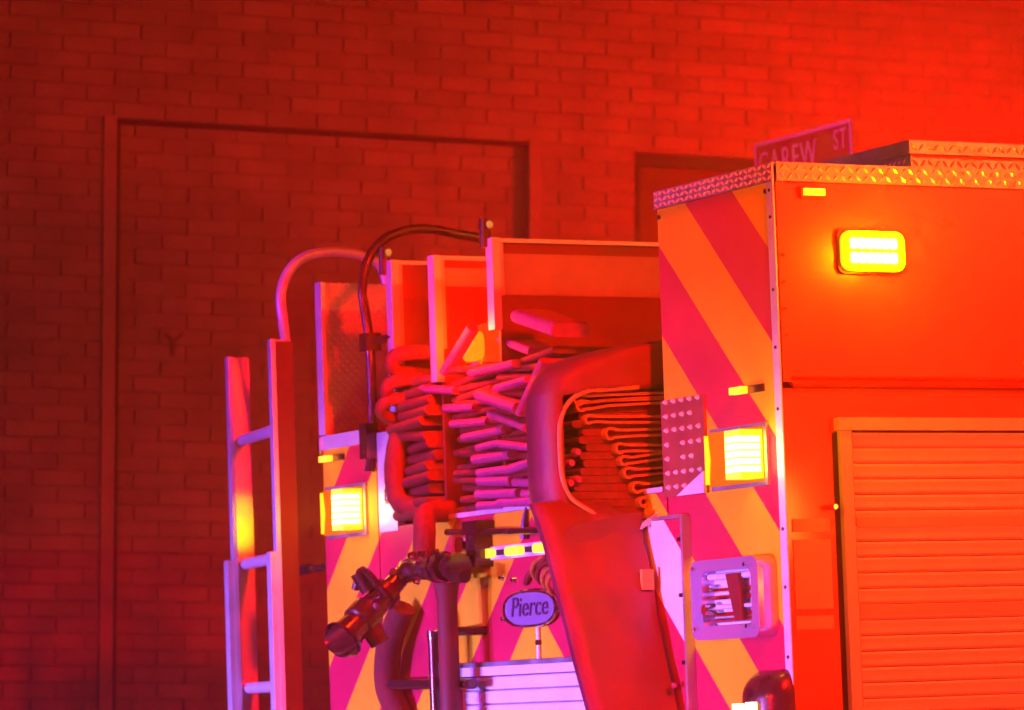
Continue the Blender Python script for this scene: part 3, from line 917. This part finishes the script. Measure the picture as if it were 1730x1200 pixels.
h1 = thing('fire_hose', 'loosely packed flat hose with tumbled folds in the middle bay under the glowing beacon', 'fire hose', 'hoses in the rear hose bed')
seg = [((742.7, 629), (789, 553), .035, -.03), ((789, 631), (864, 614), .03, -.02), ((838, 574), (892, 594), .03, .03), ((861, 534), (932, 558), .05, -.02), ((831, 657), (887, 641), .028, -.03),
       ((911, 609), (870, 700), .025, -.06), ((708, 657), (764, 660), .03, -.02), ((747, 690), (796, 688), .03, -.02), ((801, 668), (864, 690), .042, -.05), ((761, 717), (815, 712), .028, -.02),
       ((822, 700), (883, 724), .028, -.03), ((781, 740), (843, 726), .03, -.02), ((801, 757), (840, 748), .026, -.02), ((838, 750), (892, 757), .028, -.03), ((795, 777), (856, 768), .034, -.02),
       ((803, 799), (850, 793), .03, -.02), ((848, 795), (900, 779), .034, -.03), ((801, 813), (859, 813), .038, -.02), ((866, 815), (912, 817), .034, -.02), ((797, 835), (873, 833), .036, -.02),
       ((880, 834), (925, 838), .03, -.02), ((803, 855), (846, 853), .032, -.02), ((836, 850), (915, 847), .032, -.03)]
for (ax, ay), (bx_, by), t, y in seg:
    pts = []
    for px, py in ((ax, ay), (bx_, by)):
        d = TI.to_3x3() @ (FW + RIGHT * ((px - 865) / 6900) - UP * ((py - 600) / 6900))
        s = (y - CL.y) / d.y
        pts.append(CL + d * s)
    c = (pts[0] + pts[1]) / 2
    dv = pts[1] - pts[0]
    fold(h1, c.x, c.z, math.hypot(dv.x, dv.z), -math.atan2(dv.z, dv.x), t * 0.8, M['hose'], y, 0.35 if c.z < 2.58 else (0.035 if c.x < -1.75 else 0.12), random.uniform(-0.06, 0.06))
# fill of folds further inside the same bay
for k in range(34):
    row, side_ = k // 2, k % 2
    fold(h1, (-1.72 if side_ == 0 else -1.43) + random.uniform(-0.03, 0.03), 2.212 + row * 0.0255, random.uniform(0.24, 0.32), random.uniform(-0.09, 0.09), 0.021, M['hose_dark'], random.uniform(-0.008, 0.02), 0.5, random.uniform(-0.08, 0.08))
h2 = thing('fire_hose', 'dark stack of folded hose in the left bay beside the arched grab rail', 'fire hose', 'hoses in the rear hose bed')
for k in range(13):
    z = 2.212 + k * 0.0335
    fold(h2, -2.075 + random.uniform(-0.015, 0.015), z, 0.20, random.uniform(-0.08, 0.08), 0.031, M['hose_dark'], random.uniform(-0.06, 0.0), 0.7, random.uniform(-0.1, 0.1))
for x, y, z, r_ in ((-2.13, -0.03, 2.68, 0.024), (-2.16, -0.035, 2.60, 0.022), (-2.19, -0.04, 2.545, 0.02)):
    pts = smooth_path([(x - 0.05, 0.2, z - 0.05), (x - 0.03, y, z - 0.03), (x + 0.02, y - 0.01, z + 0.02), (x + 0.06, 0.2, z + 0.02)], 5)
    MB().tube(pts, r_, 10).build('hose_loop', M['hose_dark'], h2, smooth=True)
MB().tube(smooth_path([(-2.13, 0.25, 2.50), (-2.15, -0.0, 2.47), (-2.16, -0.05, 2.38), (-2.15, -0.05, 2.27), (-2.1, -0.03, 2.235), (-1.98, 0.1, 2.225)], 6), 0.032, 12).build('hose_loop', M['hose_dark'], h2, smooth=True)

h3 = thing('fire_hose', 'neat stack of looped hose edges showing through the open side of the red cover', 'fire hose', 'hoses in the rear hose bed')
loops = [(-0.222, 2.445, .014), (-0.215, 2.428, .014), (-0.19, 2.39, .011), (-0.128, 2.352, .015), (-0.098, 2.312, .013), (-0.085, 2.278, .012), (-0.075, 2.245, .014), (-0.05, 2.205, .014), (-0.03, 2.165, .012)]
for y, z, r_ in loops:
    dz = random.uniform(-0.004, 0.02)
    path = [(0.35, z + 0.006 + dz), (0.1, z + 0.006 + dz), (y + 6 * r_, z + 0.006 + dz * 0.3), (y + 3 * r_, z + 0.004 + r_ * 0.2)]
    for k in range(11):
        a = R(70 + 250 * k / 10)
        path.append((y + r_ + math.cos(a) * r_, z - r_ * 0.2 + math.sin(a) * r_))
    path += [(y + 3.4 * r_, z - r_ * 0.75), (y + 7 * r_, z - 0.010 + dz * 0.4), (0.1, z - 0.010 + dz), (0.35, z - 0.010 + dz)]
    th_ = 0.0035
    L_, Rr = [], []
    for i, p in enumerate(path):
        q0, q1 = path[max(i - 1, 0)], path[min(i + 1, len(path) - 1)]
        tx, tz = q1[0] - q0[0], q1[1] - q0[1]
        ln = math.hypot(tx, tz) or 1
        L_.append((p[0] - tz / ln * th_, p[1] + tx / ln * th_))
        Rr.append((p[0] + tz / ln * th_, p[1] - tx / ln * th_))
    bm_ = MB()
    rows = []
    for x in (-0.86, -0.712):
        rows.append([(x, u, v) for u, v in L_ + Rr[::-1]] + [(x, L_[0][0], L_[0][1])])
    bm_.grid(rows)
    # close the two long edges facing +X / -X
    for x in (-0.86, -0.712):
        for i in range(len(path) - 1):
            vs = [bm_.bm.verts.new((x, *q)) for q in (L_[i], L_[i + 1], Rr[i + 1], Rr[i])]
            bm_.bm.faces.new(vs)
    bmesh.ops.remove_doubles(bm_.bm, verts=bm_.bm.verts, dist=1e-5)
    bm_.build('hose_fold', M['hose_gold'], h3, smooth=True)
for k in range(14):
    z = 2.14 + k * 0.0215
    yy = [-0.24, -0.245, -0.23, -0.22, -0.235, -0.2, -0.19, -0.2, -0.18, -0.2, -0.19, -0.22, -0.2, -0.2][k]
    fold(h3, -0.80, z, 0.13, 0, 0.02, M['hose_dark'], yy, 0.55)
for y, z in ((-0.235, 2.27), (-0.215, 2.225), (-0.24, 2.215), (-0.215, 2.30)):
    MB().tube([(-0.735, y, z), (-0.715, y, z)], [0.013, 0.009], 10).build('hose_end', M['hose'], h3, smooth=True)

# ================================================================== HOSE COVER
cov = thing('hose_cover', 'red vinyl hose cover wrapped round the bundle with its long flap hanging down the rear', 'cover')


def y_front(z):
    pts = [(2.05, -0.27), (2.12, -0.295), (2.2, -0.31), (2.42, -0.31), (2.46, -0.308), (2.51, -0.29), (2.545, -0.24), (2.575, -0.15), (2.60, -0.02), (2.61, 0.06)]
    for (a, b), (c, d) in zip(pts, pts[1:]):
        if a <= z <= c:
            return b + (d - b) * (z - a) / (c - a)
    return pts[-1][1]


rows = []
NZ = 40
for i in range(NZ + 1):
    z = 2.06 + (2.608 - 2.06) * i / NZ
    f = y_front(z)
    k = 0.006 * noise.noise((0, 3 * f, z * 9))
    row = [(-0.90 + k, f + 0.10, z), (-0.885, f + 0.05, z), (-0.865, f + 0.018, z), (-0.835, f + 0.003 + k, z), (-0.80, f, z), (-0.765, f + 0.002 + k, z), (-0.738, f + 0.012, z), (-0.718, f + 0.028, z), (-0.708, f + 0.048, z)]
    for j in range(1, 9):
        t = j / 8
        yy = (f + 0.048) * (1 - t) + 0.12 * t
        row.append((-0.703 + 0.010 * math.sin(3 * t) + 0.006 * noise.noise((2 * t, z * 6, 1.7)), yy - 0.001, z))
    rows.append(row)
mbc = MB()
V = [[mbc.bm.verts.new(p) for p in r] for r in rows]
for i in range(NZ):
    for j in range(len(rows[0]) - 1):
        y, z = rows[i][j][1], (rows[i][j][2] + rows[i + 1][j][2]) / 2
        if j >= 8:      # the open side
            t = (j - 8 + 0.5) / 8
            low = 2.10 + 0.0 * t
            if 2.155 - 0.13 * t < z < 2.455 + 0.03 * t:
                continue
            if z < 2.155 and t > 0.5:
                continue
        mbc.bm.faces.new((V[i][j], V[i][j + 1], V[i + 1][j + 1], V[i + 1][j]))
bmesh.ops.delete(mbc.bm, geom=[v for v in mbc.bm.verts if not v.link_faces], context='VERTS')
co = mbc.build('wrap', M['vinyl'], cov, smooth=True)
sd = co.modifiers.new('thickness', 'SOLIDIFY')
sd.thickness = 0.006
sd.offset = -1
rim = smooth_path([(-0.698, -0.03, 2.475), (-0.70, -0.13, 2.468), (-0.703, -0.20, 2.46), (-0.71, -0.245, 2.43), (-0.714, -0.268, 2.38), (-0.715, -0.272, 2.30), (-0.714, -0.268, 2.23), (-0.71, -0.25, 2.18),
                   (-0.703, -0.21, 2.148), (-0.70, -0.15, 2.118), (-0.698, -0.09, 2.095)], 5)
MB().tube(rim, 0.0068, 8).build('rim_piping', M['piping'], cov, smooth=True)
# the flap: px rows turned into a sheet that leans out to the corner
frow = []
for py, lx, rx in ((850, 902, 1010), (880, 915, 1062), (910, 924, 1078), (940, 932, 1090), (970, 940, 1104), (1000, 948, 1112), (1040, 958, 1128), (1080, 968, 1148), (1120, 978, 1168), (1160, 989, 1183), (1200, 1000, 1186), (1260, 1016, 1186), (1330, 1034, 1186)):
    X = -0.70 + (py - 880) / 320 * 0.17
    ys = []
    for px in (lx, rx):
        d = TI.to_3x3() @ (FW + RIGHT * ((px - 865) / 6900) - UP * ((py - 600) / 6900))
        s = (X - CL.x) / d.x
        ys.append(CL + d * s)
    a, b = ys
    b.y = min(b.y, -0.045)
    k = 0.012
    row = [(X - 0.06, a.y + 0.06, a.z), (X - 0.045, a.y + 0.022, a.z), (X - 0.026, a.y + 0.003, a.z), (X - 0.010, a.y + 0.002, a.z), (X, a.y + 0.016, a.z)]
    for j in range(1, 11):
        t = j / 10
        row.append((X + k * math.sin(t * 5 + py / 90) * t + 0.008 * noise.noise((t * 4, py / 60, 0)), (a.y + 0.016) * (1 - t) + b.y * t, a.z * (1 - t) + b.z * t))
    row.append((X - 0.02, min(b.y + 0.012, -0.038), b.z))
    frow.append(row)
fl = MB().grid(frow).build('flap', M['vinyl'], cov, smooth=True)
sd = fl.modifiers.new('thickness', 'SOLIDIFY')
sd.thickness = 0.006
sd.offset = -1
for jx in (6, 13):
    MB().tube([Vector(r[jx]) + Vector((0.0035, 0, 0)) for r in frow[2:]], 0.0028, 6).build('seam', M['vinyl'], cov, smooth=True)
# fold where the flap leaves the wrap, strap end with snap
MB().prism([(-0.33, 2.02), (-0.26, 2.10), (-0.05, 2.135), (-0.045, 2.06), (-0.10, 1.965), (-0.22, 1.99)], 0, -0.69, -0.676).build('flap_fold', M['vinyl'], cov, 0.004, 2, True)
MB().box(-0.632, -0.618, -0.085, -0.05, 1.92, 1.975).build('strap_end', M['piping'], cov, 0.004)
MB().tube([(-0.53, -0.06, 1.66), (-0.515, -0.06, 1.66)], 0.008, 10).build('snap', M['chrome'], cov, smooth=True)
for y, z in ((-0.03, 2.10), (-0.06, 2.085)):
    MB().prism([(y, z), (y + 0.05, z + 0.025), (y + 0.055, z + 0.045), (y + 0.01, z + 0.02)], 0, -0.668, -0.66).build('strap_end', M['rail'], cov, 0.002)

# ================================================================== NOZZLE AND ITS HOSE
nz = thing('hose_nozzle', 'dark hose nozzle with wide open tip hanging across the left chevrons', 'nozzle')
tip, back = pix(577, 1083, -0.36), pix(668, 985, -0.15)
ax = (back - tip).normalized()
prof = [(0.0, 0.050), (0.004, 0.055), (0.02, 0.052), (0.05, 0.046), (0.08, 0.044), (0.085, 0.052), (0.14, 0.052), (0.147, 0.042), (0.20, 0.038), (0.207, 0.047), (0.235, 0.047), (0.24, 0.032), (0.36, 0.026)]
MB().tube([tip + ax * 0.09, tip + ax * 0.001] + [tip + ax * s for s, r_ in prof], [0.03, 0.046] + [r_ for s, r_ in prof], 24).build('barrel', M['dark_metal'], nz, smooth=True)
MB().tube([tip + ax * 0.012, tip - ax * 0.002, tip + ax * 0.004, tip + ax * 0.012], [0.046, 0.05, 0.062, 0.062], 24, False).build('bumper', M['dark_metal'], nz, smooth=True)
MB().tube([tip + ax * 0.0125, tip + ax * 0.02], [0.045, 0.045], 20).build('bore', M['seam'], nz)
side = Vector((1, -0.3, 0))
side = (side - ax * side.dot(ax)).normalized()
upv = ax.cross(side).normalized()
hb = tip + ax * 0.19
MB().tube(smooth_path([hb + side * 0.045, hb + side * 0.06 - upv * 0.07, hb - upv * 0.10 + ax * 0.03, hb - side * 0.05 - upv * 0.07], 5), 0.012, 8).build('bail_handle', M['dark_metal'], nz, smooth=True)
MB().tube([hb - upv * 0.04, hb - upv * 0.10 + ax * 0.02], [0.025, 0.03], 12).build('pistol_grip', M['dark_metal'], nz, smooth=True)
MB().tube([hb + upv * 0.02 - ax * 0.08, hb + upv * 0.09 - ax * 0.10], [0.035, 0.03], 12).build('gauge', M['dark_metal'], nz, smooth=True)
MB().tube([tip + ax * 0.13 + side * 0.05, tip + ax * 0.13 + side * 0.065], 0.012, 10).build('stud', M['chrome'], nz, smooth=True)
MB().tube([tip + ax * 0.26 + side * 0.045 - upv * 0.03, tip + ax * 0.26 + side * 0.062 - upv * 0.035], 0.010, 10).build('stud', M['chrome'], nz, smooth=True)
neck = smooth_path([tip + ax * 0.34, pix(690, 966, -0.13), (-1.84, -0.11, 2.036), (-1.74, -0.11, 2.035), (-1.66, -0.11, 2.03)], 6)
MB().tube(neck, [0.03 + 0.004 * math.sin(i * 1.3) for i in range(len(neck))], 12).build('supply_pipe', M['dark_metal'], nz, smooth=True)
for q, (x, z, r_) in enumerate(((-1.80, 2.036, 0.042), (-1.745, 2.036, 0.046), (-1.66, 2.03, 0.044))):
    MB().tube([(x - 0.018, -0.11, z), (x + 0.018, -0.11, z)], r_, 8).build('coupling', M['dark_metal'], nz, 0.004)
for x, z in ((-1.86, 2.075), (-1.79, 2.078), (-1.70, 2.075), (-1.63, 2.06), (-1.83, 2.0)):
    MB().tube([(x, -0.15, z), (x, -0.165, z)], [0.013, 0.009], 8).build('bolt', M['chrome'], nz, smooth=True)
MB().tube([(-1.62, -0.14, 2.005), (-1.55, -0.14, 2.0)], [0.024, 0.02], 10).build('valve_cap', M['dark_metal'], nz, smooth=True)
MB().tube(smooth_path([(-2.12, -0.06, 1.93), (-2.20, -0.07, 1.82), (-2.24, -0.06, 1.7), (-2.19, -0.05, 1.6), (-2.15, -0.05, 1.45), (-2.2, -0.05, 1.2), (-2.2, -0.06, 0.6)], 6), 0.04, 12).build('supply_hose', M['hose_dark'], nz, smooth=True)
# hose clump around the valve in front of the bed post
MB().tube(smooth_path([(-1.93, 0.02, 2.21), (-1.90, -0.08, 2.2), (-1.86, -0.11, 2.14), (-1.87, -0.11, 2.06)], 6), 0.034, 12).build('feed_hose', M['hose_dark'], nz, smooth=True)

rope = thing('rope_coil', 'short coil of dark and orange rope hooked above the oval badge', 'rope')
for k in range(4):
    x, z = -1.345 + k * 0.03, 2.012 - k * 0.014
    MB().tube(smooth_path([(x - 0.018, -0.012, z - 0.03), (x - 0.002, -0.03, z - 0.008), (x + 0.018, -0.03, z + 0.014), (x + 0.03, -0.01, z + 0.026)], 4), 0.007, 8).build('strand', M['rope'] if k != 1 else M['hose_dark'], rope, smooth=True)
MB().tube(smooth_path([(-1.42, -0.012, 1.972), (-1.39, -0.02, 1.99), (-1.34, -0.02, 2.015), (-1.29, -0.012, 2.04)], 5), 0.009, 8).build('knot', M['hose_dark'], rope, smooth=True)

# ================================================================== HAZE, ADDED FOR LAMP GLOW
HAZE = 0.023
if HAZE:
    hz_ = MB().box(-14, 14, -12, 40, -3, 9.5).build('haze', M['steel'])  # added volume, stands in for lens bloom round the lamps
    hz_['kind'] = 'stuff'
    vm = bpy.data.materials.new('bloom_haze')
    vm.use_nodes = True
    nt = vm.node_tree
    nt.nodes.remove(nt.nodes['Principled BSDF'])
    pv = nt.nodes.new('ShaderNodeVolumePrincipled')
    pv.inputs['Color'].default_value = (0.95, 0.7, 0.45, 1)
    pv.inputs['Density'].default_value = HAZE
    pv.inputs['Anisotropy'].default_value = 0.65
    nt.links.new(pv.outputs[0], nt.nodes['Material Output'].inputs['Volume'])
    hz_.data.materials.clear()
    hz_.data.materials.append(vm)
